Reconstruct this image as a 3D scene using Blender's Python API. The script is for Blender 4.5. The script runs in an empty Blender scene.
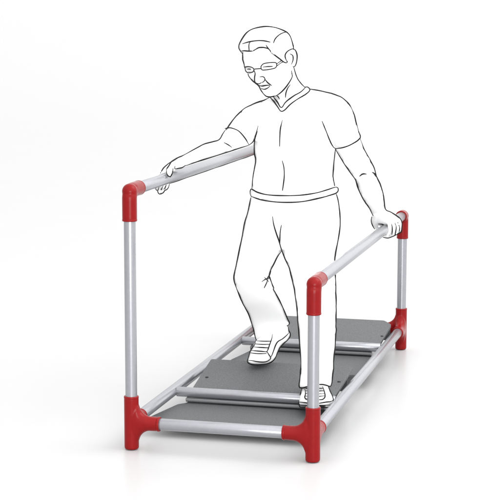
import bpy, bmesh, math, random
from mathutils import Vector, Matrix
from mathutils.bvhtree import BVHTree

random.seed(7)
SC = bpy.context.scene
COL = SC.collection
U = 1.12                                   # metres per model unit (a unit is the height of the tall rail)

# ------------------------------------------------------------------ camera
CAM = Vector((1.92344, -5.77715, 1.66031))
ROT = (1.426114, -0.001282, 0.249389)
F = 1621.404
cam_data = bpy.data.cameras.new('camera')
cam = bpy.data.objects.new('camera', cam_data)
COL.objects.link(cam)
cam.location = CAM * U
cam.rotation_euler = ROT
cam_data.sensor_fit = 'HORIZONTAL'
cam_data.sensor_width = 36.0
cam_data.lens = F / 492.0 * 36.0
cam_data.clip_start = 0.1
cam_data.clip_end = 6000
SC.camera = cam
CROT = cam.rotation_euler.to_matrix()

# ------------------------------------------------------------------ light (white photo studio)
WORLD_HORIZON, WORLD_ZENITH, WORLD_SIDE = 1.45, 2.3, 0.5
world = bpy.data.worlds.new('World')
SC.world = world
world.use_nodes = True
wn = world.node_tree.nodes
wn['Background'].inputs['Color'].default_value = (1.0, 1.0, 1.0, 1)
# a big overhead dome: brighter towards the zenith, paler at the horizon
wl = world.node_tree.links
w_tc = wn.new('ShaderNodeTexCoord'); w_sep = wn.new('ShaderNodeSeparateXYZ')
w_map = wn.new('ShaderNodeMapRange')
w_map.inputs['From Min'].default_value = 0.0; w_map.inputs['From Max'].default_value = 1.0
w_map.inputs['To Min'].default_value = WORLD_HORIZON; w_map.inputs['To Max'].default_value = WORLD_ZENITH
wl.new(w_tc.outputs['Generated'], w_sep.inputs['Vector'])
wl.new(w_sep.outputs['Z'], w_map.inputs['Value'])
# and brighter on the right-hand side of the studio than on the left
w_dot = wn.new('ShaderNodeVectorMath'); w_dot.operation = 'DOT_PRODUCT'
w_dot.inputs[1].default_value = (0.92, -0.25, 0.0)
w_ma = wn.new('ShaderNodeMath'); w_ma.operation = 'MULTIPLY_ADD'
w_ma.inputs[1].default_value = WORLD_SIDE; w_ma.inputs[2].default_value = 1.0
w_mul = wn.new('ShaderNodeMath'); w_mul.operation = 'MULTIPLY'
wl.new(w_tc.outputs['Generated'], w_dot.inputs[0])
wl.new(w_dot.outputs['Value'], w_ma.inputs[0])
wl.new(w_ma.outputs['Value'], w_mul.inputs[0])
wl.new(w_map.outputs['Result'], w_mul.inputs[1])
wl.new(w_mul.outputs['Value'], wn['Background'].inputs['Strength'])

def area(name, loc, target, size, power, color=(1, 1, 1)):
    d = bpy.data.lights.new(name, 'AREA')
    d.shape = 'RECTANGLE'
    d.size = size[0]; d.size_y = size[1]
    d.energy = power; d.color = color
    o = bpy.data.objects.new(name, d)
    COL.objects.link(o)
    o.location = loc
    o.rotation_euler = (Vector(target) - Vector(loc)).to_track_quat('-Z', 'Y').to_euler()
    return o
area('key_softbox', (4.2, 1.2, 5.6), (0.4, 1.0, 0.4), (4.0, 4.0), 160)
area('front_fill', (2.6, -5.6, 1.1), (0.35, 0.9, 0.7), (3.4, 1.9), 190)  # added fill lamp, out of view, whitens the figure's front and shins

vs = SC.view_settings
SC.display_settings.display_device = 'sRGB'
vs.view_transform = 'Standard'
vs.look = 'None'
vs.exposure = 0.0
vs.gamma = 1.0
vs.use_curve_mapping = False

# ------------------------------------------------------------------ materials
def new_mat(name):
    m = bpy.data.materials.new(name)
    m.use_nodes = True
    return m, m.node_tree.nodes, m.node_tree.links, m.node_tree.nodes['Principled BSDF']

def mat_plain(name, col, rough=0.5, metal=0.0, spec=0.5, noise=0.0, scale=30.0, bump=0.0, coat=0.0):
    m, n, l, b = new_mat(name)
    b.inputs['Roughness'].default_value = rough
    b.inputs['Metallic'].default_value = metal
    b.inputs['Specular IOR Level'].default_value = spec
    b.inputs['Coat Weight'].default_value = coat
    b.inputs['Coat Roughness'].default_value = 0.12
    if noise > 0:
        tc = n.new('ShaderNodeTexCoord')
        nz = n.new('ShaderNodeTexNoise'); nz.inputs['Scale'].default_value = scale
        nz.inputs['Detail'].default_value = 6
        l.new(tc.outputs['Object'], nz.inputs['Vector'])
        cr = n.new('ShaderNodeValToRGB')
        cr.color_ramp.elements[0].position = 0.3; cr.color_ramp.elements[1].position = 0.7
        cr.color_ramp.elements[0].color = tuple(c * (1 - noise) for c in col) + (1,)
        cr.color_ramp.elements[1].color = tuple(min(1, c * (1 + noise)) for c in col) + (1,)
        l.new(nz.outputs['Fac'], cr.inputs['Fac'])
        l.new(cr.outputs['Color'], b.inputs['Base Color'])
        if bump > 0:
            bp = n.new('ShaderNodeBump'); bp.inputs['Strength'].default_value = bump
            bp.inputs['Distance'].default_value = 0.002
            l.new(nz.outputs['Fac'], bp.inputs['Height'])
            l.new(bp.outputs['Normal'], b.inputs['Normal'])
    else:
        b.inputs['Base Color'].default_value = tuple(col) + (1,)
    return m

M_FLOOR = mat_plain('studio_floor', (0.452, 0.452, 0.452), 0.3, spec=0.09, noise=0.006, scale=3)
M_TUBE = mat_plain('aluminium_tube', (0.305, 0.31, 0.332), 0.24, metal=0.6, spec=0.5, noise=0.03, scale=60)
M_RED = mat_plain('red_plastic', (0.192, 0.0062, 0.007), 0.2, spec=0.5, noise=0.05, scale=40)
M_RED.node_tree.nodes['Principled BSDF'].inputs['IOR'].default_value = 1.22
M_RUBBER = mat_plain('grey_rubber', (0.086, 0.0905, 0.094), 0.62, spec=0.35, noise=0.5, scale=300, bump=0.6)
M_FLANGE = mat_plain('brushed_edge', (0.18, 0.183, 0.19), 0.45, metal=0.2, noise=0.04, scale=60)
M_SCREW = mat_plain('dark_screw', (0.02, 0.02, 0.022), 0.4, metal=0.6)
M_PAPER = mat_plain('white_figure', (0.95, 0.95, 0.95), 0.85, spec=0.1)
M_INK = mat_plain('black_ink', (0.012, 0.012, 0.012), 0.8, spec=0.1)

# ------------------------------------------------------------------ mesh helpers (all in model units)
class Buf:
    def __init__(s): s.v = []; s.f = []; s.m = []
    def add(s, v, f, mi=0):
        o = len(s.v)
        s.v += [Vector(p) for p in v]
        s.f += [tuple(i + o for i in q) for q in f]
        s.m += [mi] * len(f)
        return s

def rings_mesh(rings, cap=True):
    n = len(rings[0]); v = []; f = []
    for r in rings: v += r
    for i in range(len(rings) - 1):
        for k in range(n):
            a = i * n + k; b = i * n + (k + 1) % n
            f.append((a, b, b + n, a + n))
    if cap:
        f.append(tuple(range(n - 1, -1, -1)))
        f.append(tuple((len(rings) - 1) * n + k for k in range(n)))
    return v, f

def frame_of(t):
    t = t.normalized()
    up = Vector((0, 0, 1)) if abs(t.z) < 0.9 else Vector((0, 1, 0))
    a = t.cross(up).normalized()
    return a, t.cross(a).normalized()

def tube(path, rad, n=10, round_ends=True):
    P = [Vector(p) for p in path]
    if not hasattr(rad, '__len__'): rad = [rad] * len(P)
    rings = []
    a = None
    for i, p in enumerate(P):
        t = (P[min(i + 1, len(P) - 1)] - P[max(i - 1, 0)])
        if t.length < 1e-9: t = Vector((0, 0, 1))
        t.normalize()
        if a is None: a, b = frame_of(t)
        else:
            a = (a - t * a.dot(t))
            a = a.normalized() if a.length > 1e-6 else frame_of(t)[0]
            b = t.cross(a).normalized()
        ring = lambda c, r: [c + a * (r * math.cos(2 * math.pi * k / n)) + b * (r * math.sin(2 * math.pi * k / n)) for k in range(n)]
        if i == 0 and round_ends:
            for q in (0.95, 0.6): rings.append(ring(p - t * rad[0] * q, rad[0] * math.sqrt(1 - q * q)))
        rings.append(ring(p, rad[i]))
        if i == len(P) - 1 and round_ends:
            for q in (0.6, 0.95): rings.append(ring(p + t * rad[-1] * q, rad[-1] * math.sqrt(1 - q * q)))
    return rings_mesh(rings)

def cyl(p0, p1, prof, n=40):
    """lathe about the axis p0-p1; prof = [(distance along, radius)]"""
    p0 = Vector(p0); p1 = Vector(p1); t = (p1 - p0).normalized(); a, b = frame_of(t)
    return rings_mesh([[p0 + t * d + a * (r * math.cos(2 * math.pi * k / n)) + b * (r * math.sin(2 * math.pi * k / n)) for k in range(n)] for d, r in prof])

def ball(c, r, n=24, m=14, squash=(1, 1, 1)):
    c = Vector(c); rings = []
    for i in range(m + 1):
        th = math.pi * (0.03 + 0.94 * i / m)
        rings.append([c + Vector((r * squash[0] * math.sin(th) * math.cos(2 * math.pi * k / n), r * squash[1] * math.sin(th) * math.sin(2 * math.pi * k / n), r * squash[2] * math.cos(th))) for k in range(n)])
    return rings_mesh(rings)

def mesh_from(name, buf, mats, smooth=True):
    me = bpy.data.meshes.new(name)
    me.from_pydata([tuple(p * U) for p in buf.v], [], buf.f)
    for m in mats: me.materials.append(m)
    me.polygons.foreach_set('material_index', buf.m)
    bm = bmesh.new(); bm.from_mesh(me)
    bmesh.ops.recalc_face_normals(bm, faces=bm.faces)
    bm.to_mesh(me); bm.free()
    if smooth: me.shade_smooth()
    me.update()
    return me

def obj(name, me, parent=None):
    o = bpy.data.objects.new(name, me)
    COL.objects.link(o)
    if parent is not None: o.parent = parent
    return o

def part(name, buf, mats, parent=None, smooth=True, sharp=None, bevel=0):
    me = mesh_from(name, buf, mats if isinstance(mats, (list, tuple)) else [mats], smooth)
    if sharp is not None: me.set_sharp_from_angle(angle=math.radians(sharp))
    o = obj(name, me, parent)
    if bevel:
        b = o.modifiers.new('bevel', 'BEVEL'); b.width = bevel * U; b.segments = 3; b.limit_method = 'ANGLE'; b.angle_limit = math.radians(35)
    return o

def evaluated(buf, mods):
    """mesh data of buf with modifiers applied, returned as a Buf in units"""
    me = mesh_from('tmp', buf, [M_PAPER])
    o = obj('tmp', me)
    for kind, kw in mods:
        md = o.modifiers.new(kind, kind)
        for k, v in kw.items(): setattr(md, k, v)
    dg = bpy.context.evaluated_depsgraph_get()
    em = bpy.data.meshes.new_from_object(o.evaluated_get(dg))
    out = Buf().add([v.co / U for v in em.vertices], [tuple(p.vertices) for p in em.polygons])
    bpy.data.objects.remove(o); bpy.data.meshes.remove(me); bpy.data.meshes.remove(em)
    return out

def fuse(buf, voxel=0.0045, smooth=4, factor=0.5):
    return evaluated(buf, [('REMESH', dict(mode='VOXEL', voxel_size=voxel * U, use_smooth_shade=True)),
                           ('SMOOTH', dict(factor=factor, iterations=smooth))])

def root(name, loc, label, cat, group=None):
    o = bpy.data.objects.new(name, None)
    COL.objects.link(o)
    o.empty_display_size = 0.1
    o['label'] = label; o['category'] = cat
    if group: o['group'] = group
    return o

# ------------------------------------------------------------------ floor
fb = Buf().add([(-900, -60, 0), (900, -60, 0), (900, 1500, 0), (-900, 1500, 0)], [(0, 1, 2, 3)])
floor = part('floor', fb, M_FLOOR, smooth=False)
floor['kind'] = 'structure'

# ------------------------------------------------------------------ the parallel-bar frame
W, L, HL, HR, ZB = 0.7122, 2.1240, 1.0, 0.6752, 0.1053
RT, RS = 0.0226, 0.0283
frame = root('parallel_bars', (0, 0, 0), 'silver tube walking frame with two handrails, red plastic corner joints and grey rubber treads', 'walking frame')

def post(x, y, h):
    b = Buf().add(*cyl((x, y, 0.19), (x, y, h), [(0, RT), (h - 0.19 - 0.03, RT)], 48))
    return part('post', b, M_TUBE, frame, sharp=40)
def bar(name, p0, p1, r=RT, mat=None):
    d = (Vector(p1) - Vector(p0)).length
    b = Buf().add(*cyl(p0, p1, [(0, r - 0.004), (0.0001, r - 0.0015), (0.002, r), (d - 0.002, r), (d - 0.0001, r - 0.0015), (d, r - 0.004)], 48))
    return part(name, b, mat or M_TUBE, frame, sharp=40)

def elbow(x, y, h, sy, B=0.112):
    """bend joint: sleeve down the post, ball corner, short sleeve along the rail"""
    A = 0.112
    b = Buf()
    path = [(x, y, h - A)] + [(x, y, h - 0.03)]
    for k in range(1, 8):
        t = math.pi / 2 * k / 8
        path.append((x, y + sy * 0.03 * (1 - math.cos(t)), h - 0.03 + 0.03 * math.sin(t)))
    path += [(x, y + sy * 0.03, h), (x, y + sy * B, h)]
    b.add(*tube(path, RS, 40, False))
    b.add(*ball((x, y + sy * 0.004, h - 0.002), RS * 1.04, 40, 24))
    o = fuse(b, 0.003, 5)
    # lips round the two mouths
    o.add(*cyl((x, y, h - A - 0.003), (x, y, h), [(0, RS - 0.004), (0.0, RS - 0.001), (0.002, RS + 0.0004), (0.007, RS + 0.0004), (0.009, RS - 0.001)], 48))
    o.add(*cyl((x, y + sy * (B + 0.003), h), (x, y, h), [(0, RS - 0.004), (0.0, RS - 0.001), (0.002, RS + 0.0004), (0.007, RS + 0.0004), (0.009, RS - 0.001)], 48))
    part('elbow_joint', o, M_RED, frame)

def flare_arm(c, d, length):
    """horizontal arm of a base joint, its web flaring up and down into the sleeve"""
    c = Vector(c); d = Vector(d); side = d.cross(Vector((0, 0, 1)))
    R = 0.052; rings = []; n = 40
    r0 = RS * 0.6
    ds = [0.0, r0] + [r0 + R * 0.08 * i for i in range(1, 14)] + [length - 0.002, length]
    for s in sorted(ds):
        e = s - RS
        hgt = RS - 0.001
        if e < R:
            q = max(0.0, min(1.0, 1 - max(e, 0.0) / R))
            hgt += R * (1 - math.sqrt(max(0.0, 1 - q * q)))
        rings.append([c + d * s + side * (RS * 0.97 * math.cos(2 * math.pi * k / n)) + Vector((0, 0, 1)) * (hgt * math.sin(2 * math.pi * k / n)) for k in range(n)])
    return rings_mesh(rings)

def base_joint(x, y, sx, sy):
    b = Buf()
    b.add(*cyl((x, y, 0.002), (x, y, 1), [(0, RS - 0.004), (0.003, RS - 0.0005), (0.008, RS), (0.203, RS), (0.206, RS - 0.002)], 48))
    b.add(*flare_arm((x, y, ZB), (sx, 0, 0), 0.113))
    b.add(*flare_arm((x, y, ZB), (0, sy, 0), 0.113))
    o = fuse(b, 0.003, 7)
    for p0, p1 in (((x, y, 0.210), (x, y, 0)), ((x + sx * 0.115, y, ZB), (x, y, ZB)), ((x, y + sy * 0.115, ZB), (x, y, ZB))):
        o.add(*cyl(p0, p1, [(0, RS - 0.004), (0, RS - 0.001), (0.002, RS + 0.0004), (0.007, RS + 0.0004), (0.010, RS - 0.001)], 48))
    part('base_joint', o, M_RED, frame)

for x, y, h in ((0, 0, HL), (W, 0, HR), (0, L, HL), (W, L, HR)):
    post(x, y, h)
    sy = 1 if y == 0 else -1
    elbow(x, y, h, sy, 0.112 if y == 0 else 0.05)
    base_joint(x, y, 1 if x == 0 else -1, sy)
rail_tall = bar('handrail', (0, 0.03, HL), (0, L - 0.03, HL))
rail_low = bar('handrail', (W, 0.03, HR), (W, L - 0.03, HR))
# pen line along the lower edge of the tall rail, as drawn from the hand to the body
_v = (Vector((0, 1.2, HL)) - CAM).normalized(); _e = _v.cross(Vector((0, 1, 0))).normalized()
if _e.z > 0: _e = -_e
part('pen_line', Buf().add(*tube([Vector((0, 0.5 + 1.47 * i / 24, HL)) + _e * (RT + 0.0006 + 0.0004 * math.sin(i)) for i in range(25)], [0.0014] + [0.0021 + 0.0003 * math.sin(i * 1.7) for i in range(23)] + [0.0016], 8)), mat_plain('pen_black', (0.012, 0.012, 0.012), 0.8, spec=0.1), rail_tall)
for x in (0, W): bar('side_beam', (x, 0.03, ZB), (x, L - 0.03, ZB))
for y in (0, L): bar('end_beam', (0.03, y, ZB), (W - 0.03, y, ZB))
for y in (0.54, 1.635): bar('cross_bar', (RT - 0.002, y, ZB), (W - RT + 0.002, y, ZB), 0.0205)

def slab(poly, top, thick):
    """flat plate over polygon poly [(x,y)], top(x,y) its upper height"""
    n = len(poly)
    v = [(x, y, top(x, y)) for x, y in poly] + [(x, y, top(x, y) - thick) for x, y in poly]
    f = [tuple(range(n)), tuple(range(2 * n - 1, n - 1, -1))] + [(i, i + n, (i + 1) % n + n, (i + 1) % n) for i in range(n)]
    return v, f
def mirror(pl): return pl + [(W - x, y) for x, y in reversed(pl)]
def round_corners(pl, r=0.012, k=5):
    out = []
    n = len(pl)
    for i in range(n):
        p = Vector(pl[i]); a = Vector(pl[i - 1]); c = Vector(pl[(i + 1) % n])
        la = (a - p).length; lc = (c - p).length
        rr = min(r, la * 0.4, lc * 0.4)
        s = p + (a - p).normalized() * rr; e = p + (c - p).normalized() * rr
        for j in range(k + 1):
            t = j / k
            q = s.lerp(p, t).lerp(p.lerp(e, t), t)
            out.append((q.x, q.y))
    return out

Z1 = 0.062
def tread(poly, top, thick, holes, lift=0):
    t = part('tread_plate', Buf().add(*slab(round_corners(poly), top, thick)), M_RUBBER, frame, smooth=False, bevel=0.003)
    for hx, hy in holes:
        z = top(hx, hy)
        part('screw', Buf().add(*cyl((hx, hy, z - 0.004), (hx, hy, z + 0.004), [(0, 0.0075), (0.0055, 0.0075), (0.0075, 0.005)], 20)), M_SCREW, t, sharp=40)
    return t
flat = lambda x, y: Z1
tread([(-0.012, 0.20), (-0.012, 0.27), (0.035, 0.50), (0.062, 0.53), (0.066, 0.565), (0.65, 0.565), (0.68, 0.53), (0.69, 0.40), (0.69, 0.20)], flat, 0.014, [])
tread(mirror([(0.03, 1.22), (0.025, 1.40), (0.058, 1.60), (0.064, 1.66)]), flat, 0.014, [])
ramp1 = lambda x, y: 0.116 + (y - 0.568) / (0.92 - 0.568) * (0.167 - 0.116)
ramp2 = lambda x, y: 0.116 + (y - 1.662) / (2.05 - 1.662) * (0.158 - 0.116)
tread([(0.078, 0.568), (0.062, 0.92), (0.692, 0.92), (0.682, 0.568)], ramp1, 0.016, [(0.105, 0.70), (0.668, 0.735)])
tread([(0.078, 1.662), (0.062, 1.95), (0.09, 2.05), (0.640, 2.05), (0.684, 1.99), (0.682, 1.662)], ramp2, 0.016, [(0.105, 1.78), (0.672, 1.79)])
for y in (0.54, 1.635):
    bx = Buf()
    prof = [(y - 0.018, 0.0800), (y - 0.018, 0.072), (y - 0.011, 0.066), (y + 0.012, 0.066), (y + 0.012, 0.083), (y - 0.014, 0.083)]
    v = []
    for x in (0.062, W - 0.062): v += [(x, a, b) for a, b in prof]
    n = len(prof)
    bx.add(v, [tuple(range(n)), tuple(range(2 * n - 1, n - 1, -1))] + [(i, i + n, (i + 1) % n + n, (i + 1) % n) for i in range(n)])
    part('cross_flange', bx, M_FLANGE, frame, smooth=False, bevel=0.002)
for y, f0 in ((0.92, ramp1), (2.05, ramp2)):     # riser under the high edge of each sloping tread
    bx = Buf()
    y1 = y - 0.03; z1 = f0(0, y1) - 0.017
    v = [(x, a, b) for x in (0.08, 0.675) for a, b in ((y1 - 0.012, 0.066), (y1, 0.066), (y1, z1), (y1 - 0.012, z1 - 0.0015))]
    bx.add(v, [(0, 1, 2, 3), (7, 6, 5, 4)] + [(i, i + 4, (i + 1) % 4 + 4, (i + 1) % 4) for i in range(4)])
    part('tread_riser', bx, M_RUBBER, frame, smooth=False)

# ------------------------------------------------------------------ the drawn man
def at(u, v, y):
    """point of the plane at depth y that the photograph shows at (u, v)"""
    d = CROT @ Vector(((u - 246.0) / F, -(v - 250.0) / F, -1.0))
    return CAM + d * ((y - CAM.y) / d.y)
def Z(x0, y0, k, pts): return [(x0 + a / k, y0 + b / k) for a, b in pts]

def loft(st, n=28, grow=1.0, deep=1.0, sag=0.0):
    """stations (Lx,Ly,Rx,Ry, depth, half thickness[, twist]): elliptical sections"""
    rings = []
    for s in st:
        lx, ly, rx, ry, y, b = s[:6]
        tw = s[6] if len(s) > 6 else 0.0
        l = at(lx, ly, y - tw); r = at(rx, ry, y + tw)
        c = (l + r) / 2; a = (r - l) / 2 * grow
        d = (c - CAM).normalized() * b * deep
        rings.append([c + a * math.cos(2 * math.pi * k / n) + d * math.sin(2 * math.pi * k / n) - Vector((0, 0, sag * max(0.0, -math.sin(2 * math.pi * k / n)))) for k in range(n)])
    return rings_mesh(rings)

def spline(st, per=4):
    """smooth interpolation of stations"""
    st = [tuple(s) + (0.0,) * (7 - len(s)) for s in st]
    out = []
    for i in range(len(st) - 1):
        p0, p1, p2, p3 = st[max(i - 1, 0)], st[i], st[i + 1], st[min(i + 2, len(st) - 1)]
        for j in range(per):
            t = j / per
            out.append(tuple(0.5 * (2 * b + (c - a) * t + (2 * a - 5 * b + 4 * c - d) * t * t + (3 * b - a - 3 * c + d) * t ** 3) for a, b, c, d in zip(p0, p1, p2, p3)))
    out.append(st[-1])
    return out

TORSO = spline([(268, 97, 284, 94, 1.00, .04), (276, 94.5, 312, 90.5, 1.00, .055), (266, 100, 331, 95.5, 1.00, .07), (253, 108, 342, 102, 1.00, .085, .05),
         (252, 117, 338, 111, 1.00, .1, .05), (256.5, 128, 329, 124, .99, .108, .04), (255, 137, 332, 138, .97, .11, .03), (254.2, 149, 335, 149, .95, .108),
         (255.5, 161, 333.8, 162, .92, .1), (253.6, 174, 333, 175, .90, .095), (252, 187, 334.6, 186, .88, .095), (251.6, 197, 336.5, 192, .87, .097)])
SLV_R = spline([(270, 102, 292, 128, .98, .07), (262.5, 101, 270, 134, .96, .07), (250.8, 105.3, 260, 138, .93, .066), (242.6, 110.2, 255.5, 141, .90, .062), (234, 119, 251.5, 143.5, .86, .06), (225.8, 129, 248.6, 145.2, .80, .058)])
SLV_L = spline([(300, 96, 318, 122, 1.02, .07), (318, 118, 330, 93.5, 1.07, .072), (323, 124, 345.1, 100.4, 1.11, .07), (327, 132, 352.5, 111, 1.14, .065), (331.5, 141, 356.5, 124.5, 1.17, .062), (336, 148.6, 360, 138, 1.20, .06)])
ARM_R = spline([(256, 103, 268, 128, .94, .05), (238, 118, 252, 140, .86, .048), (226, 130, 247.5, 145, .80, .045), (221.5, 136, 239, 147.9, .745, .043), (218.6, 141, 228, 151.6, .70, .04), (212.6, 142.4, 218, 154.8, .675, .036),
         (203.7, 144.6, 207, 158.3, .655, .034), (194.7, 149.4, 198.5, 161, .635, .03), (184.7, 155, 188.5, 164.8, .615, .027), (177.9, 158.2, 181.5, 168.8, .585, .026),
         (172.4, 161.5, 177.3, 169.3, .55, .028), (167.2, 164.9, 173.2, 171.5, .515, .028), (163, 169, 169, 172.6, .515, .024), (161, 172.6, 165.5, 174.5, .50, .018)])
ARM_L = spline([(318, 120, 342, 104, 1.10, .05), (330, 141, 356, 128, 1.17, .048), (336, 149, 359.8, 138.5, 1.20, .047), (342.4, 160.7, 363.9, 148.8, 1.235, .046), (350.5, 172.8, 370, 160, 1.27, .042), (355.8, 180.2, 374, 168, 1.30, .04),
         (358.3, 187.5, 377.5, 176.8, 1.335, .04), (362.7, 198.3, 381.2, 187.5, 1.385, .036), (367, 205, 383.6, 196, 1.43, .032), (371.5, 212, 384.6, 205, 1.48, .029), (371.8, 217, 388.5, 210.7, 1.53, .03),
         (373.5, 223, 395, 214.4, 1.57, .032), (380, 226, 399.8, 218.8, 1.60, .03), (386, 228, 401.2, 223.5, 1.625, .022)])
HEAD = spline([(262, 27.3, 273, 27.2, .93, .03), (251.5, 30.5, 281, 29.7, .93, .06), (245, 35, 287, 33.2, .93, .08), (240.6, 41.5, 290, 37.5, .93, .092), (239.6, 46, 292, 43, .93, .097), (241.5, 51.5, 293, 51, .93, .099), (242.2, 57, 293, 57, .93, .098),
         (243.2, 62, 292.8, 62, .925, .096), (245, 68.5, 292.4, 66, .92, .093), (248.3, 74.5, 291.8, 71, .915, .088), (252, 80.2, 291.3, 76, .91, .082), (257, 84, 289.6, 80.6, .908, .076), (260.2, 88.3, 285.5, 86.5, .905, .068), (263, 93.2, 280.5, 92, .90, .055), (266.5, 96.2, 276, 95.6, .90, .035)])
NECK = spline([(272, 66, 291.5, 58, .96, .055), (275, 80, 295.2, 73.5, .97, .056), (275, 90, 299, 81.5, .98, .058), (272, 98, 305.5, 88.5, .99, .06), (270, 106, 310, 100, 1.0, .06)])
HIPS = spline([(251.6, 192, 336.4, 188, .87, .094), (249.6, 205, 338.3, 202, .865, .1), (247.2, 214, 339.5, 212, .86, .105), (243.9, 227, 340, 224, .855, .108), (245, 238, 338.6, 236, .85, .1), (256, 250, 332, 249, .845, .08)])
LEG_R = spline([(247, 214, 296, 224, .86, .095), (243.6, 230, 290, 241, .84, .092), (240.2, 247, 281.3, 250.5, .82, .086), (237, 263, 274, 262, .785, .08), (233.9, 277.6, 269.3, 274, .755, .073), (237.2, 289.8, 272, 284.2, .78, .07), (243.4, 304, 278.6, 297.5, .83, .066),
         (248.5, 314, 284, 309.5, .89, .064), (253, 326.5, 288.4, 319.2, .95, .064), (256.3, 341, 289.6, 324, .98, .066)])
LEG_S = spline([(276, 214, 339.5, 211, .86, .095), (279, 230, 339.7, 230, .85, .092), (282.5, 251, 335.8, 251, .82, .088), (289.8, 269.5, 335, 270, .77, .08), (294.5, 289.8, 335.7, 290, .72, .074), (296.9, 308, 335.9, 308, .67, .07), (299, 334, 335.5, 334, .61, .066),
         (301.1, 360, 333.6, 361, .575, .064), (300.6, 373.5, 332.6, 375, .56, .066), (299.4, 387.2, 331.2, 386, .55, .07)])
SHOE_R = spline([(a, b, c, d, y - 0.055, t) for a, b, c, d, y, t in [(283.5, 322, 288, 327.5, 1.04, .045), (279, 324, 289.8, 334.5, 1.03, .056), (273.5, 327, 285, 342.4, 1.01, .06), (268, 331, 280.2, 346.8, .99, .062), (262, 336, 277.4, 352, .97, .064), (256, 341, 275.6, 356.8, .95, .066), (252, 347.5, 271, 361.6, .93, .064), (249.5, 354, 263.5, 364.2, .91, .058), (247.6, 360, 255.5, 364.4, .895, .045), (248.2, 361.6, 251.2, 363.8, .888, .028)]])
SHOE_S = spline([(303.5, 384, 327, 384, .60, .06), (302.6, 388, 328.5, 388, .59, .075), (301, 392.5, 330.6, 392.5, .57, .1), (300, 396.5, 332.4, 396.5, .545, .125), (299.4, 400, 333, 400, .53, .142), (299, 403.2, 332.9, 403.2, .525, .150), (300, 405, 332, 405, .525, .148)])

man = root('person', (0, 0, 0), 'man drawn in black ink outline, in glasses, v-neck shirt and trousers, walking between the handrails', 'person')

BV = {}
INK = {}
def fig(name, buf):
    """register a part's surface for the ink strokes; built at the end"""
    key = name
    BV[key] = (buf, BVHTree.FromPolygons([tuple(p) for p in buf.v], buf.f))
    INK[key] = []

def inset(st, g, d): return loft(st, grow=g, deep=d)
def pose(path): return [at(*p) for p in path]
def smooth_path(P, per=5):
    P = [Vector(p) for p in P]; out = []
    for i in range(len(P) - 1):
        p0, p1, p2, p3 = P[max(i - 1, 0)], P[i], P[i + 1], P[min(i + 2, len(P) - 1)]
        for j in range(per):
            t = j / per
            out.append(0.5 * (2 * p1 + (p2 - p0) * t + (2 * p0 - 5 * p1 + 4 * p2 - p3) * t * t + (3 * p1 - p0 - 3 * p2 + p3) * t ** 3))
    out.append(P[-1])
    return out
def finger(path, r0, r1):
    P = smooth_path(path); n = len(P)
    return tube(P, [r0 + (r1 - r0) * i / (n - 1) for i in range(n)], 14)

body = Buf()
body.add(*inset(TORSO, .93, .9)); body.add(*loft(ARM_R)); body.add(*loft(ARM_L)); body.add(*loft(NECK)); body.add(*loft(HEAD, 36))
body.add(*inset(HIPS, .93, .9)); body.add(*inset(LEG_R, .8, .8)); body.add(*inset(LEG_S, .8, .8))
body.add(*inset(SHOE_S, .7, .7)); body.add(*inset(SHOE_R, .7, .7))
# ear, nose, lips
body.add(*ball(at(291.3, 58.5, .875), .032, 20, 12, (.62, .5, 1.22)))
fwd = (CAM - at(258, 78, .85)).normalized()
def skin_at(u, v):
    loc = HEADBVH.ray_cast(CAM, (at(u, v, .9) - CAM).normalized())[0]
    return loc if loc else at(u, v, .85)
_hb = Buf().add(*loft(HEAD, 36)); HEADBVH = BVHTree.FromPolygons([tuple(p) for p in _hb.v], _hb.f)
nose = [skin_at(255, 71), skin_at(256.2, 76) + fwd * .012, skin_at(258.2, 81) + fwd * .02]
body.add(*tube(nose, [.008, .011, .013], 14))
body.add(*ball(skin_at(262.4, 80) + fwd * .006, .011))
body.add(*tube([skin_at(260.5, 86.6), skin_at(265, 86.6) + fwd * .004, skin_at(269.5, 85.6)], [.004, .007, .004], 12))
# near hand on the tall rail: fingers hook over the outer side, thumb on the inner side
def hook(y, r=0.036, drop=0.008, a0=138, a1=292, k=9):
    out = []
    for i in range(k):
        a = math.radians(a0 + (a1 - a0) * i / (k - 1))
        out.append(Vector((r * math.cos(a), y - 0.01 * i / k, HL - drop + (r + .004) * math.sin(a))))
    return out
for y, rr in ((.375, .0078), (.405, .0088), (.437, .009), (.468, .0086)):
    body.add(*finger([at(164.5 + (y - .375) * 60, 171.5 - (y - .375) * 40, y + .115)] + hook(y), rr * 1.1, rr))
body.add(*finger(pose([(175.5, 164, .55), (170.8, 165.8, .47), (169.2, 170.5, .43), (170, 175.2, .425)]), .0125, .0095))
# far hand on the low rail
for P in ([(386.5, 220.5, 1.60), (389.3, 224, 1.57), (389.4, 230.5, 1.56), (387.2, 234.8, 1.57), (384.8, 234.8, 1.60)],
          [(390, 219.5, 1.62), (393.4, 223.5, 1.59), (393.5, 230, 1.585), (391, 235, 1.60), (389, 234.8, 1.63)],
          [(394, 218.6, 1.645), (397, 222.5, 1.62), (397.1, 228.8, 1.62), (394.8, 233.8, 1.63), (393, 233, 1.66)],
          [(397, 218, 1.67), (399.6, 222, 1.65), (399.8, 227.5, 1.65), (398.2, 231.6, 1.66), (396.5, 231, 1.69)]):
    body.add(*finger(pose(P), .0098, .0086))
body.add(*finger(pose([(375, 213.5, 1.50), (374.2, 219, 1.54), (374.4, 224, 1.58), (377, 227.8, 1.62)]), .0135, .010))
bodyS = fuse(body, 0.004, 3, 0.5)
fig('body', bodyS)

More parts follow.
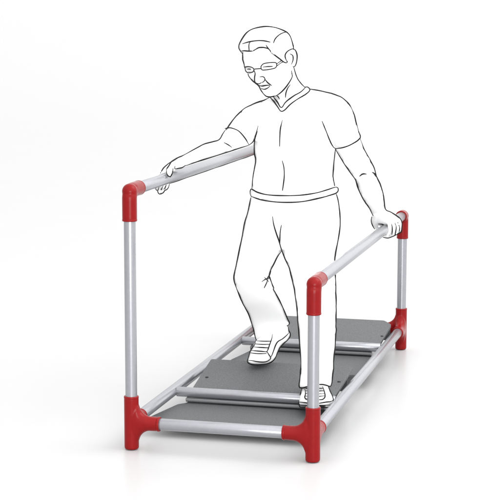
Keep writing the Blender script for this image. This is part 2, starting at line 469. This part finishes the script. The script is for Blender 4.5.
shirt = Buf().add(*loft(TORSO)).add(*loft(SLV_R)).add(*loft(SLV_L))
fig('shirt', fuse(shirt, 0.005, 5))
tr = Buf().add(*loft(HIPS)).add(*loft(LEG_R)).add(*loft(LEG_S))
fig('trousers', fuse(tr, 0.005, 5))
belt = Buf().add(*loft(spline([(251.6, 188.8, 336.2, 185.6, .88, .122), (250.6, 189.6, 337.6, 186.6, .88, .129), (250.5, 195.8, 337.7, 192.4, .87, .131), (251.4, 197.4, 336.6, 193.6, .87, .124)], 3), 48, sag=.016))
fig('belt', belt)
fig('shoe_r', fuse(Buf().add(*loft(SHOE_R)), 0.004, 3))
fig('shoe_s', fuse(Buf().add(*loft(SHOE_S)), 0.004, 3))

# hair: cap over the skull, cut along the drawn hairline
HAIRLINE = Z(230, 20, 6.15, [(60, 200), (75, 195), (100, 190), (125, 192), (145, 188), (165, 175), (185, 168), (215, 170), (240, 180), (255, 200), (275, 215), (300, 233), (330, 258), (350, 266), (380, 262), (400, 285)])
def to_px(p):
    q = CROT.transposed() @ (p - CAM)
    return 246 + F * q.x / -q.z, 250 - F * q.y / -q.z
def hair_y(x):
    if x <= HAIRLINE[0][0]: return HAIRLINE[0][1]
    for (a, b), (c, d) in zip(HAIRLINE, HAIRLINE[1:]):
        if x <= c: return b + (d - b) * (x - a) / (c - a)
    return HAIRLINE[-1][1]
hv, hf = loft(spline(HEAD, 4), 160)
hc = sum(hv, Vector()) / len(hv)
keep = []
for q in hf:
    c = sum((hv[i] for i in q), Vector()) / len(q)
    px, py = to_px(c)
    back = (c - hc).dot(fwd) < -0.01
    if (py < hair_y(px)) if not back else py < 70: keep.append(q)
used = sorted({i for q in keep for i in q}); ix = {v: i for i, v in enumerate(used)}
hb = Buf().add([hc + (hv[i] - hc) * 1.004 for i in used], [tuple(ix[i] for i in q) for q in keep])
hb = evaluated(hb, [('SOLIDIFY', dict(thickness=0.012 * U, offset=0.6))])
fig('hair', hb)

def resample(pts, step=1.2):
    P = [Vector((x, y, 0)) for x, y in pts]
    S = smooth_path(P, 8)
    out = [S[0]]; acc = 0
    for a, b in zip(S, S[1:]):
        out.append(b) if (b - out[-1]).length >= step else None
    if (out[-1] - S[-1]).length > 0.2: out.append(S[-1])
    return [(p.x, p.y) for p in out]

def ink(key, pts, w=1.0, y=None):
    """a pen stroke lying on the surface of part key"""
    bvhs = [BV[k][1] for k in ({'hair': ('hair', 'body'), 'shirt': ('shirt', 'body'), 'body': ('body', 'hair')}.get(key, (key,)))]
    P = resample(pts); rays = []; D = []; NR = []
    for u, v in P:
        d = (at(u, v, 1.0) - CAM).normalized()
        rays.append(d)
        hits = [(h[3], h[1]) for h in (b.ray_cast(CAM, d) for b in bvhs) if h[0] is not None]
        if hits:
            h = min(hits, key=lambda q: q[0])
            D.append(h[0]); NR.append(h[1] if h[1].dot(d) < 0 else -h[1]); continue
        bvh = bvhs[0]
        best = None
        for k in range(60):
            t = 5.6 + 2.6 * k / 59
            q = CAM + d * t
            nr = bvh.find_nearest(q)
            if best is None or nr[3] < best[0]: best = (nr[3], (nr[0] - CAM).dot(d), Vector())
        D.append(best[1]); NR.append(best[2])
    n = len(D); M = []
    for i in range(n):
        win = sorted(D[max(0, i - 4):i + 5]); md = win[len(win) // 2]
        M.append(md if abs(D[i] - md) > 0.035 else D[i])
    S = [sum(M[max(0, i - 2):i + 3]) / len(M[max(0, i - 2):i + 3]) for i in range(n)]
    path = []; rad = []
    ph = random.random() * 6
    for i in range(n):
        nv = sum(NR[max(0, i - 2):i + 3], Vector()) / len(NR[max(0, i - 2):i + 3])
        g = 1 - abs(nv.dot(rays[i]))
        path.append(CAM + rays[i] * (min(S[i], M[i]) - 0.0015 - 0.010 * g * g) + nv * 0.0024)
        e = min(i, n - 1 - i) / max(1, min(4, n / 3))
        rad.append(0.00258 * w * (0.55 + 0.45 * min(1, e)) * (1 + 0.14 * math.sin(i * 0.5 + ph)))
    INK[key].append(tube(path, rad, 8))

# --- head
H = lambda pts: Z(230, 20, 6.15, pts)
for s in ([(75, 205), (60, 180), (58, 155), (75, 120), (100, 85), (130, 63), (170, 50), (220, 43), (270, 48), (310, 60), (345, 76), (365, 97), (378, 130), (387, 165), (388, 183)],
          [(80, 147), (120, 135), (170, 128), (210, 129), (248, 137)], [(125, 137), (118, 155), (120, 190)],
          [(70, 192), (85, 189), (100, 190), (125, 192), (145, 188), (165, 175), (185, 168), (215, 170), (240, 180), (255, 200), (275, 215), (300, 233), (330, 258), (350, 265), (353, 252)],
          [(222, 155), (232, 170), (246, 186)], [(345, 76), (315, 85), (290, 103), (275, 122), (268, 142)]): ink('hair', H(s))
for s in ([(78, 200), (77, 222), (77, 245), (85, 270), (88, 292)],
          [(112, 326), (116, 345), (135, 370), (160, 387), (180, 405), (190, 430), (205, 452), (225, 470), (250, 473), (280, 466), (310, 448), (340, 415), (365, 380), (380, 350), (378, 330), (375, 312)],
          [(148, 310), (156, 330), (153, 355), (155, 378), (165, 388), (183, 390), (190, 384)], [(185, 352), (205, 350), (215, 363), (206, 378), (195, 382)], [(215, 363), (230, 382), (257, 403)],
          [(182, 403), (200, 407), (225, 403), (245, 402)], [(195, 420), (215, 425), (235, 416), (246, 405)],
          [(352, 262), (340, 236), (338, 215), (350, 195), (375, 180), (395, 182), (410, 205), (413, 230), (408, 265), (398, 285), (385, 288)], [(370, 210), (385, 218), (388, 240), (383, 260), (377, 272)],
          [(388, 290), (400, 330), (420, 370), (445, 405), (458, 416)], [(370, 398), (355, 420), (345, 447), (342, 476)],
          [(108, 303), (118, 301), (130, 303)], [(205, 290), (230, 287), (262, 286)]): ink('body', H(s), 0.95)
C = lambda pts: Z(240, 70, 4.473, pts)
for s in ([(163, 112), (172, 120), (178, 130)],): ink('body', C(s), 0.9)
# --- shirt
for s in ([(132, 120), (150, 140), (168, 165), (183, 185), (200, 180), (225, 155), (260, 130), (297, 108), (313, 90), (303, 77), (287, 78)], [(150, 120), (168, 145), (185, 170), (205, 145), (240, 118), (270, 100), (290, 80)],
          [(190, 225), (181, 265), (179, 300), (178, 342)], [(190, 407), (197, 435), (199, 465), (197, 495), (190, 545), (186, 560)]): ink('shirt', C(s))
A = lambda pts: Z(215, 10, 3.075, pts)
for s in ([(290, 243), (330, 250), (370, 262), (400, 278), (420, 305), (432, 340), (440, 370), (446, 393), (420, 412), (395, 422), (370, 426)], [(328, 342), (340, 372), (352, 402), (362, 421), (372, 428)],
          [(370, 427), (366, 450), (363, 480), (363, 515), (368, 545)],
          [(168, 270), (150, 278), (110, 293), (85, 308), (60, 335), (40, 362), (33, 370)]): ink('shirt', A(s))
B = lambda pts: Z(150, 90, 4.473, pts)
ink('shirt', B([(337, 174), (352, 171), (368, 173), (395, 185), (420, 212), (442, 246)]))
ink('shirt', B([(442, 246), (458, 232), (466, 215)]))
ink('shirt', C([(79, 250), (72, 280), (65, 303), (64, 325), (66, 350), (66, 375), (72, 405), (65, 440), (60, 470), (56, 510), (53, 535)]))
ink('shirt', C([(75, 275), (66, 300), (63, 320)]), 1.4)
# --- belt
D = lambda pts: Z(215, 120, 3.075, pts)
for s in ([(113, 236), (109, 225), (112, 213), (130, 222), (160, 230), (205, 233), (260, 232), (310, 225), (345, 215), (372, 207), (378, 215), (371, 225), (345, 233), (310, 243), (260, 252), (200, 253), (150, 247), (113, 235)],): ink('belt', D(s))
# --- trousers
T = lambda pts: Z(225, 180, 4.1, pts)
K = lambda pts: Z(235, 290, 7.03, pts)
Q = lambda pts: Z(265, 300, 4.92, pts)
ink('trousers', T([(108, 73), (95, 135), (78, 190), (65, 265), (50, 340), (36, 400), (50, 450), (68, 490)]) + K([(60, 98), (95, 160), (115, 215), (130, 265), (141, 320), (150, 356)]))
ink('trousers', K([(150, 358), (200, 343), (250, 320), (310, 288), (345, 262), (382, 236), (365, 200), (340, 140), (310, 75), (270, 0)]) + T([(200, 445), (186, 410), (180, 385), (200, 345), (215, 315), (232, 290)]))
ink('trousers', T([(185, 400), (165, 406), (150, 416)]), .8); ink('trousers', T([(176, 402), (170, 420), (160, 441)]), .8); ink('trousers', T([(188, 372), (180, 392), (172, 400)]), 1.2); ink('trousers', T([(160, 398), (172, 410), (178, 418)]), .7)
ink('trousers', T([(196, 150), (200, 180), (210, 215), (222, 250), (232, 285), (245, 320), (265, 365), (278, 410), (285, 450), (290, 490)]) + Q([(157, 40), (163, 100), (167, 170), (172, 240), (178, 300), (176, 360), (168, 410), (170, 430), (186, 432), (205, 426), (240, 420), (275, 415), (300, 418), (320, 425), (328, 412), (332, 380), (335, 330), (340, 270), (343, 210), (350, 150)])
    + Z(280, 260, 6.15, [(340, 400), (345, 330), (342, 270), (343, 200), (343, 150), (338, 95)]) + T([(448, 330), (452, 300), (460, 265), (468, 220), (472, 180), (470, 130), (463, 90), (454, 57)]))
ink('trousers', T([(232, 185), (227, 215), (225, 262)]))
# --- arms and hands
for s in ([(335, 182), (325, 198), (310, 222), (280, 232), (240, 243), (200, 265), (155, 290), (125, 303), (100, 320), (80, 335), (60, 353), (45, 373)], [(120, 303), (97, 320), (86, 340), (75, 355), (77, 377), (90, 388), (97, 375), (101, 360), (101, 350)],
          [(110, 340), (109, 352), (128, 349), (142, 346), (157, 336)], [(330, 237), (350, 247), (365, 258)], [(157, 337), (220, 318), (300, 293), (370, 270), (440, 248)]): ink('body', B(s), 0.95)
G = lambda pts: Z(150, 155, 9.84, pts)
for s in ([(55, 320), (58, 342), (75, 355), (85, 378), (100, 384), (115, 376), (128, 372), (145, 350), (165, 345), (183, 318), (192, 282)], [(88, 318), (80, 345), (76, 355)], [(130, 302), (112, 345), (108, 376)], [(160, 295), (150, 320), (135, 360)]): ink('body', G(s), 0.85)
E = lambda pts: Z(320, 120, 4.92, pts)
V = lambda pts: Z(360, 180, 8.2, pts)
ink('body', E([(195, 90), (215, 140), (245, 195), (265, 235), (275, 275), (298, 325), (312, 370), (319, 435)]) + V([(250, 265), (290, 290), (325, 318), (340, 350), (341, 400), (337, 428), (310, 440), (270, 462), (230, 476), (190, 470)]))
ink('body', E([(255, 257), (265, 262), (276, 280)]), 1.1)
ink('body', E([(75, 142), (110, 200), (150, 260), (175, 295), (185, 330), (210, 385), (240, 430), (263, 470)]))
ink('body', E([(174, 290), (180, 310), (188, 335)]), 1.3)
ink('body', E([(195, 275), (210, 264), (228, 265)]), 1.1)
for s in ([(97, 303), (92, 340), (103, 375), (120, 402)], [(150, 357), (172, 358), (190, 363), (210, 377), (222, 395), (228, 412), (215, 450)], [(258, 355), (268, 400), (262, 447)], [(285, 350), (297, 395), (288, 452)], [(308, 345), (324, 390), (320, 430)]): ink('body', V(s), 0.95)
# --- shoes
R_ = lambda pts: Z(240, 315, 8.2, pts)
for s in ([(130, 212), (122, 245), (90, 295), (75, 345), (62, 380), (75, 398), (110, 407), (160, 407), (220, 400), (262, 382), (290, 350), (310, 300), (325, 265), (350, 235), (390, 205), (412, 175), (410, 150), (395, 125), (390, 100)],
          [(395, 147), (380, 165), (345, 195), (310, 215), (290, 245), (270, 300), (258, 330), (245, 350)], [(68, 372), (100, 374), (140, 380), (190, 383), (225, 375), (250, 352), (235, 325), (220, 300)],
          [(266, 160), (260, 195), (240, 250), (228, 285), (215, 305)], [(140, 215), (190, 217), (250, 216)], [(130, 240), (190, 243), (243, 241)], [(120, 265), (180, 268), (235, 270)], [(95, 293), (150, 297), (222, 302)], [(90, 313), (150, 318), (215, 316)]): ink('shoe_r', R_(s), 0.9)
S_ = lambda pts: Z(290, 365, 9.84, pts)
for s in ([(130, 224), (115, 260), (105, 290), (88, 340), (88, 375), (100, 415), (160, 420), (230, 424), (300, 418), (350, 420), (385, 412), (412, 380), (425, 345), (415, 310), (395, 270), (370, 212)],
          [(90, 364), (150, 370), (230, 380), (295, 375), (350, 365), (400, 358), (424, 342)], [(150, 240), (155, 290), (148, 320), (170, 340), (300, 345), (330, 335), (345, 310), (335, 260), (318, 215)],
          [(155, 258), (230, 262), (332, 258)], [(152, 284), (230, 290), (338, 286)], [(150, 310), (230, 316), (342, 308)], [(158, 235), (230, 238), (322, 234)]): ink('shoe_s', S_(s), 0.9)

# --- build the figure
def build_fig(key, name, parent=man):
    b = Buf().add(BV[key][0].v, BV[key][0].f, 0)
    for v, f in INK[key]: b.add(v, f, 1)
    return part(name, b, [M_PAPER, M_INK], parent)
for key, name in (('body', 'body'), ('hair', 'hair'), ('shirt', 'shirt'), ('trousers', 'trousers'), ('belt', 'belt'), ('shoe_s', 'shoe'), ('shoe_r', 'shoe')): build_fig(key, name)

# --- glasses: wire frame standing a little off the face
gl = Buf()
bvh = BV['body'][1]
def wire(pts, off, w=0.0021, close=False):
    P = H(pts)
    if close: P = P + [P[0]]
    out = []
    for u, v in resample(P, 0.8):
        d = (at(u, v, 1.0) - CAM).normalized()
        hit = bvh.ray_cast(CAM, d)
        dist = hit[3] if hit[0] is not None else None
        out.append((d, dist))
    ds = [t for _, t in out if t is not None]
    m = sum(ds) / len(ds)
    gl.add(*tube([CAM + d * ((t if t is not None else m) - off) for d, t in out], w, 8))
wire([(91, 290), (110, 287), (132, 291), (147, 303), (140, 320), (112, 325), (97, 314)], .010, close=True)
wire([(190, 287), (205, 270), (240, 263), (278, 262), (288, 274), (280, 294), (250, 303), (215, 308), (195, 306)], .008, close=True)
wire([(148, 303), (165, 301), (190, 299)], .010)
wire([(285, 272), (305, 258), (322, 248)], .006, .0015)
wire([(291, 282), (311, 266), (328, 258)], .006, .0015)
part('glasses', gl, M_INK, man)
